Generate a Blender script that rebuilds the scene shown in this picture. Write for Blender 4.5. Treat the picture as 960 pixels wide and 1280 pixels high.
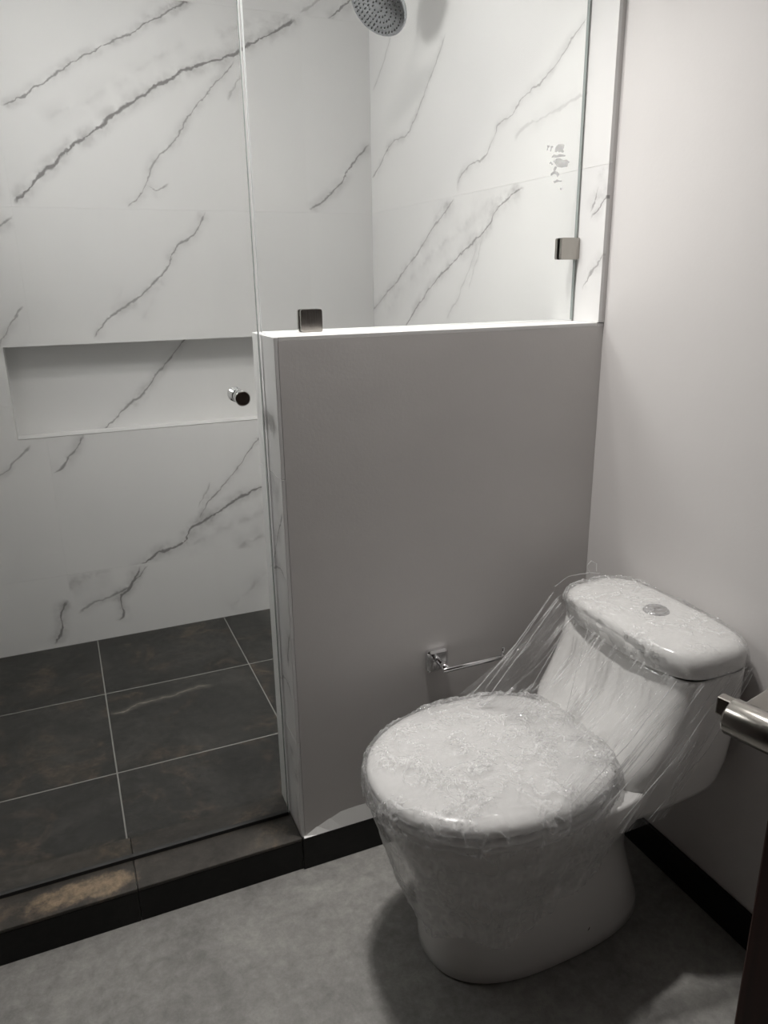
import bpy, bmesh, math, random
from mathutils import Vector, Matrix, noise

# ------------------------------------------------------------------ clear
for o in list(bpy.data.objects):
    bpy.data.objects.remove(o, do_unlink=True)
scene = bpy.context.scene
C = scene.collection
random.seed(7)

# ------------------------------------------------------------------ camera
cd = bpy.data.cameras.new('camera')
cam = bpy.data.objects.new('camera', cd)
C.objects.link(cam)
cd.sensor_fit = 'HORIZONTAL'
cd.sensor_width = 36.0
cd.lens = 36.0 * 938.61 / 960.0
cd.clip_start = 0.02
R_, U_, B_ = (0.91783, -0.3967, -0.01477), (0.13095, 0.26744, 0.95463), (-0.37475, -0.87813, 0.29741)
cam.matrix_world = Matrix(((R_[0], U_[0], B_[0], -0.3732), (R_[1], U_[1], B_[1], -1.3809),
                           (R_[2], U_[2], B_[2], 1.3005), (0, 0, 0, 1)))
scene.camera = cam

# ------------------------------------------------------------------ world, exposure
w = bpy.data.worlds.new('world')
scene.world = w
w.use_nodes = True
w.node_tree.nodes['Background'].inputs[0].default_value = (0.80, 0.78, 0.76, 1)
w.node_tree.nodes['Background'].inputs[1].default_value = 0.03
vs = scene.view_settings
vs.view_transform = 'Standard'
vs.look = 'None'
vs.exposure = 0.0
vs.gamma = 1.0
vs.use_curve_mapping = False

# ceiling lamps: (x, y, watts, radius)
CEIL = 2.40
LAMPS = {'shower': (0.15, 0.30, 4.5, 0.06, 150), 'room': (0.12, -0.09, 9.0, 0.045, 102)}
WIN = (0.27, 0.72, 1.68, 2.06, 24.0)      # frosted window in the left wall of the shower: y0, y1, z0, z1, brightness
WIN_COL = (1.0, 0.985, 0.97)
LAMP_COL = (1.0, 0.965, 0.935)

# ------------------------------------------------------------------ main sizes (metres)
W = 0.7527      # painted right wall
XR = 0.736      # marble face on the right wall of the shower
XL = -0.78      # left wall of the shower
XR2 = -1.90     # left wall of the room in front of it
YB = 1.285      # marble face of the back wall
YF = -1.90      # wall behind the camera
H = 1.200       # half wall
T = 0.164       # half wall thickness
HB = 0.084      # curb / baseboard height
ZS = 0.068      # shower floor level
YG = 0.091      # glass plane
ROWS = [0.333, 0.927, 1.521, 2.115]
XJ = -0.434     # upright joint in the back wall

# ------------------------------------------------------------------ helpers
def link(name, bm, mats, parent=None, smooth=False):
    me = bpy.data.meshes.new(name)
    bmesh.ops.recalc_face_normals(bm, faces=bm.faces)
    bm.to_mesh(me)
    bm.free()
    for m in (mats if isinstance(mats, (list, tuple)) else [mats]):
        me.materials.append(m)
    if smooth:
        for f in me.polygons:
            f.use_smooth = True
    o = bpy.data.objects.new(name, me)
    C.objects.link(o)
    if parent is not None:
        o.parent = parent
        o.matrix_parent_inverse = parent.matrix_world.inverted()
    return o


def struct(o):
    o['kind'] = 'structure'
    return o


def tag(o, label, cat, group=None):
    o['label'] = label
    o['category'] = cat
    if group:
        o['group'] = group
    return o


def empty(name, loc):
    o = bpy.data.objects.new(name, None)
    o.empty_display_size = 0.05
    C.objects.link(o)
    o.location = loc
    o.matrix_world = Matrix.Translation(loc)
    return o


def add_box(bm, lo, hi, bevel=0.0, seg=1):
    r = bmesh.ops.create_cube(bm, size=1.0)
    vsx = r['verts']
    for v in vsx:
        v.co = Vector([lo[i] + (v.co[i] + 0.5) * (hi[i] - lo[i]) for i in range(3)])
    if bevel > 0:
        es = list({e for v in vsx for e in v.link_edges})
        bmesh.ops.bevel(bm, geom=es, offset=bevel, segments=seg, profile=0.5, affect='EDGES')
    return bm


def box(lo, hi, bevel=0.0, seg=1):
    return add_box(bmesh.new(), lo, hi, bevel, seg)


def prism(poly, axis, a, b, bevel=0.0):
    """polygon in the two other axes extruded along axis from a to b"""
    bm = bmesh.new()
    def pt(q, t):
        c = list(q)
        c.insert(axis, t)
        return c
    f = [bm.verts.new(pt(q, a)) for q in poly]
    g = [bm.verts.new(pt(q, b)) for q in poly]
    n = len(poly)
    bm.faces.new(f)
    bm.faces.new(g)
    for i in range(n):
        bm.faces.new((f[i], f[(i + 1) % n], g[(i + 1) % n], g[i]))
    if bevel:
        bmesh.ops.recalc_face_normals(bm, faces=bm.faces)
        bmesh.ops.bevel(bm, geom=list(bm.edges), offset=bevel, segments=2, profile=0.5, affect='EDGES')
    return bm


def frame_of(d):
    d = Vector(d).normalized()
    a = Vector((0, 0, 1)) if abs(d.z) < 0.9 else Vector((1, 0, 0))
    u = d.cross(a).normalized()
    return d, u, u.cross(d).normalized()


def add_revolve(bm, base, axis, prof, n=32, cap=True):
    """prof: list of (distance along axis, radius)"""
    d, u, v = frame_of(axis)
    base = Vector(base)
    rings = []
    for t, r in prof:
        rings.append([bm.verts.new(base + d * t + (u * math.cos(2 * math.pi * i / n) + v * math.sin(2 * math.pi * i / n)) * r) for i in range(n)])
    for a, b in zip(rings, rings[1:]):
        for i in range(n):
            bm.faces.new((a[i], a[(i + 1) % n], b[(i + 1) % n], b[i]))
    if cap:
        bm.faces.new(rings[0])
        bm.faces.new(rings[-1])
    return bm


def add_tube(bm, pts, r, n=12):
    pts = [Vector(q) for q in pts]
    rings = []
    up = None
    for i, q in enumerate(pts):
        d = (pts[min(i + 1, len(pts) - 1)] - pts[max(i - 1, 0)]).normalized()
        if up is None:
            _, up, _ = frame_of(d)
        u = (up - d * up.dot(d)).normalized()
        up = u
        v = d.cross(u)
        rr = r[i] if isinstance(r, (list, tuple)) else r
        rings.append([bm.verts.new(q + (u * math.cos(2 * math.pi * k / n) + v * math.sin(2 * math.pi * k / n)) * rr) for k in range(n)])
    for a, b in zip(rings, rings[1:]):
        for i in range(n):
            bm.faces.new((a[i], a[(i + 1) % n], b[(i + 1) % n], b[i]))
    bm.faces.new(rings[0])
    bm.faces.new(rings[-1])
    return bm


def add_loft(bm, rings, cap0=True, cap1=True, closed=True):
    R = [[bm.verts.new(q) for q in ring] for ring in rings]
    n = len(R[0])
    for a, b in zip(R, R[1:]):
        for i in range(n if closed else n - 1):
            bm.faces.new((a[i], a[(i + 1) % n], b[(i + 1) % n], b[i]))
    if cap0:
        bm.faces.new(R[0])
    if cap1:
        bm.faces.new(R[-1])
    return bm


# ------------------------------------------------------------------ materials
def new_mat(name):
    m = bpy.data.materials.new(name)
    m.use_nodes = True
    nt = m.node_tree
    return m, nt, nt.nodes['Principled BSDF']


class NB:
    """small node builder"""
    def __init__(self, nt):
        self.nt = nt

    def node(self, kind, **kw):
        n = self.nt.nodes.new(kind)
        for k, v in kw.items():
            setattr(n, k, v)
        return n

    def put(self, sock, v):
        if isinstance(v, (int, float, tuple, list)):
            sock.default_value = v
        else:
            self.nt.links.new(v, sock)

    def math(self, op, a, b=0.0, c=0.0, clamp=False):
        n = self.node('ShaderNodeMath', operation=op, use_clamp=clamp)
        for i, v in enumerate((a, b, c)):
            self.put(n.inputs[i], v)
        return n.outputs[0]

    def vmath(self, op, a, b=(0, 0, 0)):
        n = self.node('ShaderNodeVectorMath', operation=op)
        self.put(n.inputs[0], a)
        self.put(n.inputs[1], b)
        return n.outputs['Value'] if op == 'DOT_PRODUCT' else n.outputs[0]

    def noise(self, vec, scale, detail=4, rough=0.55, dist=0.0, out='Fac'):
        n = self.node('ShaderNodeTexNoise')
        n.inputs['Scale'].default_value = scale
        n.inputs['Detail'].default_value = detail
        n.inputs['Roughness'].default_value = rough
        n.inputs['Distortion'].default_value = dist
        self.nt.links.new(vec, n.inputs['Vector'])
        return n.outputs[out]

    def ramp(self, fac, stops):
        n = self.node('ShaderNodeValToRGB')
        e = n.color_ramp.elements
        while len(e) < len(stops):
            e.new(0.5)
        for i, (p, c) in enumerate(stops):
            e[i].position = p
            e[i].color = c if len(c) == 4 else (*c, 1)
        self.nt.links.new(fac, n.inputs[0])
        return n.outputs[0]

    def rng(self, v, a, b, c, d, smooth=False):
        n = self.node('ShaderNodeMapRange')
        n.interpolation_type = 'SMOOTHSTEP' if smooth else 'LINEAR'
        for i, x in enumerate((v, a, b, c, d)):
            self.put(n.inputs[i], x)
        return n.outputs[0]

    def mix(self, fac, a, b, mode='MIX'):
        n = self.node('ShaderNodeMix', data_type='RGBA', blend_type=mode)
        self.put(n.inputs[0], fac)
        self.put(n.inputs[6], a if not isinstance(a, tuple) or len(a) == 4 else (*a, 1))
        self.put(n.inputs[7], b if not isinstance(b, tuple) or len(b) == 4 else (*b, 1))
        return n.outputs[2]

    def bump(self, h, strength=0.2, dist=0.01):
        n = self.node('ShaderNodeBump')
        n.inputs['Strength'].default_value = strength
        n.inputs['Distance'].default_value = dist
        self.nt.links.new(h, n.inputs['Height'])
        return n.outputs[0]


def pos(nb):
    return nb.node('ShaderNodeNewGeometry').outputs['Position']


def paint_mat(name, col, rough=0.7, patch=0.03):
    m, nt, b = new_mat(name)
    nb = NB(nt)
    P = pos(nb)
    f = nb.noise(P, 5.0, 4, 0.6)
    d = tuple(c * (1 - patch) for c in col)
    u = tuple(min(1, c * (1 + patch)) for c in col)
    nt.links.new(nb.mix(f, d, u), b.inputs['Base Color'])
    b.inputs['Roughness'].default_value = rough
    h = nb.noise(P, 160.0, 3, 0.6)
    h2 = nb.noise(P, 9.0, 2, 0.5)
    hh = nb.math('MULTIPLY_ADD', h2, 4.0, h)
    nt.links.new(nb.bump(hh, 0.10, 0.002), b.inputs['Normal'])
    return m


WHITE = (0.79, 0.785, 0.775)


def vein_mask(nb, QW, brk, smear, veins):
    nt = nb.nt
    total = None
    for (wmm, strength, pts) in veins:
        S0, S1 = Vector(pts[0]), Vector(pts[-1])
        L = (S1 - S0).length
        t = (S1 - S0) / L
        n = Vector((-t.y, t.x))
        pu = [((Vector(q) - S0).dot(t) / L, (Vector(q) - S0).dot(n)) for q in pts]
        A = 0.5
        u = nb.math('MULTIPLY_ADD', nb.vmath('DOT_PRODUCT', QW, (t.x, t.y, 0)), 1 / L, -S0.dot(t) / L)
        v = nb.math('ADD', nb.vmath('DOT_PRODUCT', QW, (n.x, n.y, 0)), -S0.dot(n))
        fc = nb.node('ShaderNodeFloatCurve')
        cv = fc.mapping.curves[0]
        last = -1
        keep = []
        for uu, vv in pu:
            uu = min(1, max(0, uu))
            if uu > last + 0.012:
                keep.append((uu, 0.5 + vv / A))
                last = uu
        if keep[-1][0] < 0.999:
            keep[-1] = (1.0, 0.5)
        while len(cv.points) < len(keep):
            cv.points.new(0.5, 0.5)
        for i, q in enumerate(keep):
            cv.points[i].location = q
            cv.points[i].handle_type = 'AUTO'
        fc.mapping.update()
        nt.links.new(u, fc.inputs['Value'])
        off = nb.math('MULTIPLY_ADD', fc.outputs[0], A, -A / 2)
        d = nb.math('ABSOLUTE', nb.math('SUBTRACT', v, off))
        inside = nb.math('COMPARE', u, 0.5, 0.5)
        wm = wmm / 1000.0 * 1.2
        wv = nb.math('MULTIPLY', brk, wm)
        core = nb.rng(nb.math('DIVIDE', d, wv), 0.1, 1.0, 1.0, 0.0, True)
        halo = nb.math('MULTIPLY', nb.rng(d, 0.0, wm * 3.6 + 0.008, 0.48, 0.0, True), smear)
        if wmm >= 9:
            core = nb.math('MULTIPLY', nb.rng(nb.math('DIVIDE', d, wv), 0.0, 1.7, 1.0, 0.0, True), smear)
        val = nb.math('MULTIPLY', nb.math('MAXIMUM', core, halo), inside)
        endf = nb.math('MULTIPLY', nb.rng(u, 0.0, min(0.3, 0.02 / L), 0.0, 1.0), nb.rng(u, 1.0 - min(0.3, 0.02 / L), 1.0, 1.0, 0.0))
        val = nb.math('MULTIPLY', val, endf)
        val = nb.math('MULTIPLY', val, min(1.1, strength * 1.15))
        total = val if total is None else nb.math('ADD', total, val)
    return total


def marble_mat(name, veins, axis, seed=0.0):
    """polished white porcelain tile with grey veins; the veins are given in the wall's own (horizontal, height) metres.
    axis: world axis that runs along the wall"""
    m, nt, b = new_mat(name)
    nb = NB(nt)
    P = pos(nb)
    sep = nb.node('ShaderNodeSeparateXYZ')
    nt.links.new(P, sep.inputs[0])
    s = sep.outputs[axis]
    z = sep.outputs[2]
    comb = nb.node('ShaderNodeCombineXYZ')
    nt.links.new(s, comb.inputs[0])
    nt.links.new(z, comb.inputs[1])
    comb.inputs[2].default_value = seed
    Q = comb.outputs[0]
    # jitter that makes the veins ragged
    j1 = nb.noise(Q, 22.0, 5, 0.65, out='Color')
    jj = nb.vmath('SUBTRACT', j1, (0.5, 0.5, 0.5))
    sc = nb.node('ShaderNodeVectorMath', operation='SCALE')
    nt.links.new(jj, sc.inputs[0])
    sc.inputs['Scale'].default_value = 0.032
    QW = nb.vmath('ADD', Q, sc.outputs[0])
    brk = nb.rng(nb.noise(Q, 15.0, 5, 0.75), 0.34, 0.66, 0.18, 1.25)
    smear = nb.rng(nb.noise(Q, 16.0, 5, 0.7), 0.36, 0.66, 0.0, 1.0)
    total = vein_mask(nb, QW, brk, smear, veins)
    base = nb.mix(nb.rng(nb.noise(Q, 2.3, 3, 0.5), 0.3, 0.75, 0.0, 1.0), WHITE, (0.745, 0.742, 0.737))
    if total is None:
        col = base
    else:
        fac = nb.math('MULTIPLY', nb.math('MINIMUM', total, 1.0), 0.86)
        col = nb.mix(fac, base, (0.17, 0.16, 0.16))
    nt.links.new(col, b.inputs['Base Color'])
    b.inputs['Roughness'].default_value = 0.36
    b.inputs['Specular IOR Level'].default_value = 0.35
    return m


def slate_mat(name, dark, mid, light, rough=0.5, brown=None, seed=(0, 0, 0), bump=0.25, vein=0.5, scale=1.0, spec=0.4, crack=None, stain=None, fw=0.35):
    m, nt, b = new_mat(name)
    nb = NB(nt)
    info = nb.node('ShaderNodeObjectInfo')
    P = nb.vmath('ADD', pos(nb), seed)
    rs = nb.node('ShaderNodeVectorMath', operation='SCALE')
    rs.inputs[0].default_value = (17.0, 9.0, 5.0)
    nt.links.new(info.outputs['Random'], rs.inputs['Scale'])
    P = nb.vmath('ADD', P, rs.outputs[0])
    big = nb.noise(P, 4.0 * scale, 6, 0.62, 0.6)
    fine = nb.noise(P, 42.0 * scale, 8, 0.8, 0.2)
    f = nb.math('MULTIPLY_ADD', fine, fw, nb.math('MULTIPLY', big, 1.0 - fw))
    col = nb.ramp(f, [(0.34, dark), (0.50, mid), (0.66, light)])
    if brown:
        bf = nb.rng(nb.noise(P, 6.5 * scale, 5, 0.7, 0.8), 0.50, 0.68, 0.0, 0.9, True)
        bf = nb.math('MULTIPLY', bf, nb.rng(fine, 0.4, 0.62, 0.15, 1.0))
        col = nb.mix(bf, col, brown)
    # thin pale quartz lines
    vn = nb.noise(P, 3.0 * scale, 5, 0.6, 0.4)
    vl = nb.rng(nb.math('ABSOLUTE', nb.math('SUBTRACT', vn, 0.5)), 0.0, 0.010, 1.0, 0.0)
    vl = nb.math('MULTIPLY', vl, nb.rng(nb.noise(P, 5.0, 3, 0.5), 0.52, 0.68, 0.0, vein))
    col = nb.mix(vl, col, tuple(min(1, c * 2.2 + 0.03) for c in light))
    P0 = pos(nb)
    if crack:
        jj = nb.node('ShaderNodeVectorMath', operation='SCALE')
        nt.links.new(nb.vmath('SUBTRACT', nb.noise(P0, 30.0, 4, 0.6, out='Color'), (0.5, 0.5, 0.5)), jj.inputs[0])
        jj.inputs['Scale'].default_value = 0.03
        one = nb.rng(nb.noise(P0, 40.0, 3, 0.6), 0.3, 0.65, 0.25, 1.0)
        col = nb.mix(nb.math('MINIMUM', vein_mask(nb, nb.vmath('ADD', P0, jj.outputs[0]), one, fine, crack), 1.0), col, (0.26, 0.235, 0.20))
    if stain:
        dv = nb.vmath('MULTIPLY', nb.vmath('SUBTRACT', P0, stain[0]), stain[1])
        ln = nb.node('ShaderNodeVectorMath', operation='LENGTH')
        nt.links.new(dv, ln.inputs[0])
        dd = nb.math('MULTIPLY_ADD', nb.math('SUBTRACT', nb.noise(P0, 16.0, 5, 0.7), 0.5), 1.6, ln.outputs['Value'])
        sm = nb.math('MULTIPLY', nb.rng(dd, 0.7, 1.15, 0.6, 0.0, True), nb.rng(nb.noise(P0, 60.0, 4, 0.7), 0.35, 0.62, 0.35, 1.0))
        col = nb.mix(sm, col, stain[2])
    nt.links.new(col, b.inputs['Base Color'])
    nt.links.new(nb.rng(f, 0.3, 0.7, rough + 0.08, rough - 0.08), b.inputs['Roughness'])
    b.inputs['Specular IOR Level'].default_value = spec
    nt.links.new(nb.bump(f, bump, 0.006), b.inputs['Normal'])
    return m


def metal_mat(name, col, rough, brushed=False):
    m, nt, b = new_mat(name)
    nb = NB(nt)
    P = pos(nb)
    f = nb.noise(P, 60.0, 3, 0.5)
    nt.links.new(nb.mix(f, tuple(c * 0.94 for c in col), col), b.inputs['Base Color'])
    b.inputs['Metallic'].default_value = 1.0
    nt.links.new(nb.rng(f, 0.3, 0.7, rough * 0.85, rough * 1.15), b.inputs['Roughness'])
    if brushed:
        mp = nb.node('ShaderNodeMapping')
        mp.inputs['Scale'].default_value = (400, 400, 30)
        nt.links.new(P, mp.inputs[0])
        nt.links.new(nb.bump(nb.noise(mp.outputs[0], 1.0, 2, 0.5), 0.05, 0.001), b.inputs['Normal'])
    return m


def plain_mat(name, col, rough=0.5, spec=0.5, var=0.05, coat=0.0, nscale=30.0):
    m, nt, b = new_mat(name)
    nb = NB(nt)
    f = nb.noise(pos(nb), nscale, 3, 0.5)
    nt.links.new(nb.mix(f, tuple(c * (1 - var) for c in col), tuple(min(1, c * (1 + var)) for c in col)), b.inputs['Base Color'])
    b.inputs['Roughness'].default_value = rough
    b.inputs['Specular IOR Level'].default_value = spec
    b.inputs['Coat Weight'].default_value = coat
    return m


def glass_mat(name, tint):
    """clear pane: straight transmission plus a Fresnel reflection, with a trace of dust"""
    m = bpy.data.materials.new(name)
    m.use_nodes = True
    nt = m.node_tree
    nt.nodes.clear()
    nb = NB(nt)
    out = nb.node('ShaderNodeOutputMaterial')
    tr = nb.node('ShaderNodeBsdfTransparent')
    tr.inputs[0].default_value = (*tint, 1)
    gl = nb.node('ShaderNodeBsdfGlossy')
    gl.inputs['Roughness'].default_value = 0.012
    gl.inputs['Color'].default_value = (1, 1, 1, 1)
    fr = nb.node('ShaderNodeFresnel')
    fr.inputs['IOR'].default_value = 1.42
    mx = nb.node('ShaderNodeMixShader')
    geo = nb.node('ShaderNodeNewGeometry')
    front = nb.math('SUBTRACT', 1.0, geo.outputs['Backfacing'])
    nt.links.new(nb.math('MULTIPLY', fr.outputs[0], front), mx.inputs[0])
    nt.links.new(tr.outputs[0], mx.inputs[1])
    nt.links.new(gl.outputs[0], mx.inputs[2])
    di = nb.node('ShaderNodeBsdfDiffuse')
    di.inputs[0].default_value = (0.75, 0.77, 0.76, 1)
    mx2 = nb.node('ShaderNodeMixShader')
    P = pos(nb)
    nt.links.new(nb.rng(nb.noise(P, 7.0, 4, 0.6), 0.3, 0.8, 0.004, 0.016), mx2.inputs[0])
    nt.links.new(mx.outputs[0], mx2.inputs[1])
    nt.links.new(di.outputs[0], mx2.inputs[2])
    nt.links.new(mx2.outputs[0], out.inputs[0])
    return m


def film_mat(name, milk, refl, clear=0.97, cmilk=0.45, crefl=0.35, rough=0.09, glint=0.004):
    """stretch film: clear sheet with a weak reflection; the folds (mesh attribute "fold") are whiter and glossier,
    as several layers of film lie on each other there"""
    m = bpy.data.materials.new(name)
    m.use_nodes = True
    nt = m.node_tree
    nt.nodes.clear()
    nb = NB(nt)
    out = nb.node('ShaderNodeOutputMaterial')
    P = pos(nb)
    at = nb.node('ShaderNodeAttribute')
    at.attribute_name = 'fold'
    fold = at.outputs['Fac']
    patch = nb.rng(nb.noise(P, 24.0, 3, 0.6), 0.32, 0.6, 0.35, 1.0)
    nrm = nb.bump(nb.math('MULTIPLY', nb.math('ABSOLUTE', nb.math('SUBTRACT', nb.noise(P, 110.0, 3, 0.55, 1.5), 0.5)), patch), 1.0, glint)
    tr = nb.node('ShaderNodeBsdfTransparent')
    tr.inputs[0].default_value = (clear, clear, clear, 1)
    gl = nb.node('ShaderNodeBsdfGlossy')
    gl.inputs['Roughness'].default_value = rough
    nt.links.new(nrm, gl.inputs['Normal'])
    lw = nb.node('ShaderNodeLayerWeight')
    lw.inputs['Blend'].default_value = 0.5
    fac = nb.rng(nb.math('POWER', lw.outputs['Facing'], 3.0), 0.0, 1.0, 0.05, 0.20)
    f1 = nb.math('MULTIPLY_ADD', fac, refl, nb.math('MULTIPLY', fold, crefl), clamp=True)
    mx = nb.node('ShaderNodeMixShader')
    nt.links.new(f1, mx.inputs[0])
    nt.links.new(tr.outputs[0], mx.inputs[1])
    nt.links.new(gl.outputs[0], mx.inputs[2])
    di = nb.node('ShaderNodeBsdfDiffuse')
    di.inputs[0].default_value = (0.88, 0.88, 0.88, 1)
    tl = nb.node('ShaderNodeBsdfTranslucent')
    tl.inputs[0].default_value = (0.88, 0.88, 0.88, 1)
    dm = nb.node('ShaderNodeMixShader')
    dm.inputs[0].default_value = 0.45
    nt.links.new(di.outputs[0], dm.inputs[1])
    nt.links.new(tl.outputs[0], dm.inputs[2])
    mx2 = nb.node('ShaderNodeMixShader')
    hz = nb.math('MULTIPLY_ADD', fold, cmilk, nb.rng(nb.noise(P, 11.0, 4, 0.6), 0.3, 0.7, milk * 0.4, milk * 1.6), clamp=True)
    nt.links.new(hz, mx2.inputs[0])
    nt.links.new(mx.outputs[0], mx2.inputs[1])
    nt.links.new(dm.outputs[0], mx2.inputs[2])
    nt.links.new(mx2.outputs[0], out.inputs[0])
    return m


def wood_mat(name):
    m, nt, b = new_mat(name)
    nb = NB(nt)
    mp = nb.node('ShaderNodeMapping')
    mp.inputs['Scale'].default_value = (30, 30, 1.6)
    nt.links.new(pos(nb), mp.inputs[0])
    f = nb.noise(mp.outputs[0], 1.6, 5, 0.6, 0.8)
    nt.links.new(nb.ramp(f, [(0.3, (0.030, 0.010, 0.007)), (0.55, (0.060, 0.020, 0.013)), (0.75, (0.085, 0.030, 0.020))]), b.inputs['Base Color'])
    b.inputs['Roughness'].default_value = 0.42
    return m

VEINS = {
    'back_r1': [
        (5, 0.75, [(-0.426, 1.79), (-0.321, 1.851), (-0.238, 1.905), (-0.143, 1.961), (-0.046, 2.012), (0.053, 2.068), (0.154, 2.129)]),
        (10, 0.35, [(-0.021, 2.027), (0.054, 2.085), (0.166, 2.13)]),
        (8, 1, [(-0.428, 1.531), (-0.344, 1.609), (-0.256, 1.685), (-0.194, 1.726), (-0.118, 1.785), (0.009, 1.866), (0.149, 1.943), (0.266, 1.984), (0.346, 2.026), (0.414, 2.064), (0.482, 2.1)]),
        (12, 0.22, [(-0.323, 1.762), (-0.182, 1.825), (-0.059, 1.894), (0.042, 1.96), (0.131, 2.007)]),
        (16, 0.3, [(0.218, 2.024), (0.323, 2.071), (0.402, 2.09), (0.51, 2.109)]),
        (5, 0.65, [(-0.107, 1.526), (-0.045, 1.584), (-0.013, 1.655), (0.054, 1.716), (0.125, 1.811), (0.208, 1.896), (0.272, 1.962)]),
        (6, 0.6, [(-0.036, 1.596), (-0.009, 1.58), (0.036, 1.603)]),
        (7, 0.4, [(0.242, 1.846), (0.264, 1.889), (0.295, 1.932)]),
        (6, 0.75, [(0.496, 1.528), (0.541, 1.549), (0.617, 1.616), (0.664, 1.682), (0.734, 1.748)]),
    ],
    'back_r0': [
        (7, 0.8, [(0.586, 2.108), (0.649, 2.155), (0.708, 2.225)]),
        (8, 0.4, [(0.488, 2.112), (0.553, 2.159), (0.624, 2.216)]),
        (6, 0.7, [(-0.124, 2.111), (0.188, 2.249), (0.397, 2.421)]),
    ],
    'back_r2': [
        (6, 0.7, [(0.146, 1.517), (0.092, 1.442), (0.037, 1.405), (-0.009, 1.33), (-0.079, 1.268), (-0.147, 1.22), (-0.191, 1.196), (-0.249, 1.122)]),
        (10, 0.16, [(-0.01, 1.318), (-0.057, 1.23), (-0.101, 1.175)]),
        (9, 0.12, [(-0.138, 1.295), (-0.184, 1.221), (-0.226, 1.172)]),
    ],
    'niche': [
        (6, 0.7, [(0.064, 1.122), (0.046, 1.101), (0.009, 1.059), (-0.067, 0.98), (-0.108, 0.927), (-0.181, 0.874), (-0.253, 0.816), (-0.28, 0.793)]),
        (9, 0.2, [(-0.073, 0.972), (-0.134, 0.907), (-0.154, 0.852)]),
        (7, 0.6, [(-0.524, 0.808), (-0.468, 0.808), (-0.431, 0.807)]),
    ],
    'back_r3': [
        (7, 0.75, [(-0.321, 0.82), (-0.344, 0.779), (-0.376, 0.741), (-0.407, 0.712), (-0.432, 0.696)]),
        (4, 0.7, [(0.292, 0.769), (0.269, 0.744), (0.153, 0.613), (0.048, 0.502), (0.034, 0.467)]),
        (5, 0.4, [(0.081, 0.613), (0.055, 0.55), (0.029, 0.514)]),
        (8.5, 1, [(0.285, 0.57), (0.186, 0.533), (0.063, 0.469), (0.003, 0.441), (-0.045, 0.387), (-0.133, 0.363), (-0.178, 0.331), (-0.227, 0.305)]),
        (18, 0.3, [(0.289, 0.475), (0.179, 0.44), (0.057, 0.402), (-0.047, 0.365)]),
        (14, 0.5, [(0.279, 0.375), (0.204, 0.354), (0.159, 0.332)]),
    ],
    'back_r4': [
        (8, 0.85, [(-0.192, 0.324), (-0.237, 0.248), (-0.27, 0.217), (-0.27, 0.144), (-0.299, 0.131)]),
        (6, 0.6, [(-0.417, 0.18), (-0.354, 0.217), (-0.282, 0.235), (-0.223, 0.267), (-0.164, 0.328)]),
        (8.5, 0.95, [(-0.448, 0.226), (-0.475, 0.185), (-0.473, 0.136), (-0.511, 0.091)]),
        (24, 0.4, [(-0.446, 0.286), (-0.382, 0.314), (-0.287, 0.328)]),
        (13, 0.35, [(0.277, 0.231), (0.19, 0.16), (0.11, 0.088)]),
    ],
    'left_r4': [
        (8.5, 0.95, [(-0.441, 0.24), (-0.475, 0.185), (-0.473, 0.136), (-0.512, 0.081)]),
    ],
    'left_r1': [
        (6, 0.7, [(-0.604, 1.449), (-0.457, 1.583)]),
    ],
    'left_r2': [
        (7, 0.7, [(-0.499, 1.445), (-0.474, 1.466), (-0.437, 1.495)]),
        (5, 0.6, [(-0.55, 1.084), (-0.526, 1.122), (-0.491, 1.174), (-0.441, 1.238)]),
    ],
    'left_r3': [
        (5, 0.6, [(-0.638, 0.687), (-0.588, 0.711), (-0.54, 0.746), (-0.485, 0.799)]),
    ],
    'right_r1': [
        (4, 0.6, [(0.095, 1.821), (0.186, 1.762), (0.269, 1.724), (0.324, 1.71), (0.374, 1.685), (0.44, 1.664), (0.466, 1.636), (0.504, 1.604), (0.567, 1.593), (0.633, 1.57), (0.655, 1.525)]),
        (7, 0.25, [(0.079, 1.67), (0.206, 1.654), (0.319, 1.64), (0.37, 1.622)]),
        (5, 0.6, [(0.732, 1.948), (0.809, 1.867), (0.889, 1.799), (0.945, 1.754), (1.004, 1.73), (1.098, 1.725), (1.152, 1.704), (1.237, 1.653), (1.282, 1.64)]),
        (4, 0.45, [(1.102, 2.043), (1.168, 1.969), (1.268, 1.907)]),
        (6, 0.3, [(1.111, 1.742), (1.152, 1.692)]),
    ],
    'right_r2': [
        (6, 0.75, [(0.309, 1.511), (0.362, 1.493), (0.437, 1.467), (0.475, 1.43), (0.537, 1.401), (0.627, 1.362), (0.75, 1.304), (0.86, 1.244), (0.981, 1.164), (1.047, 1.121)]),
        (5, 0.6, [(0.665, 1.515), (0.763, 1.464), (0.889, 1.39), (1.043, 1.306), (1.258, 1.204), (1.338, 1.164)]),
        (22, 0.28, [(0.327, 1.509), (0.47, 1.483), (0.653, 1.424), (0.919, 1.318), (1.185, 1.184)]),
        (14, 0.3, [(0.674, 1.512), (0.753, 1.492), (0.806, 1.444)]),
        (5, 0.3, [(0.537, 1.387), (0.566, 1.335), (0.638, 1.247), (0.717, 1.171)]),
        (5, 0.25, [(0.507, 1.4), (0.535, 1.345), (0.577, 1.265)]),
        (5, 0.75, [(-0.026, 1.482), (0.016, 1.444), (0.05, 1.415)]),
        (14, 0.5, [(-0.017, 1.513), (0.018, 1.508), (0.042, 1.496)]),
        (5, 0.6, [(0.025, 1.481), (0.043, 1.447), (0.057, 1.427)]),
        (5, 0.6, [(-0.01, 1.352), (0.028, 1.306), (0.063, 1.269)]),
    ],
}

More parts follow.
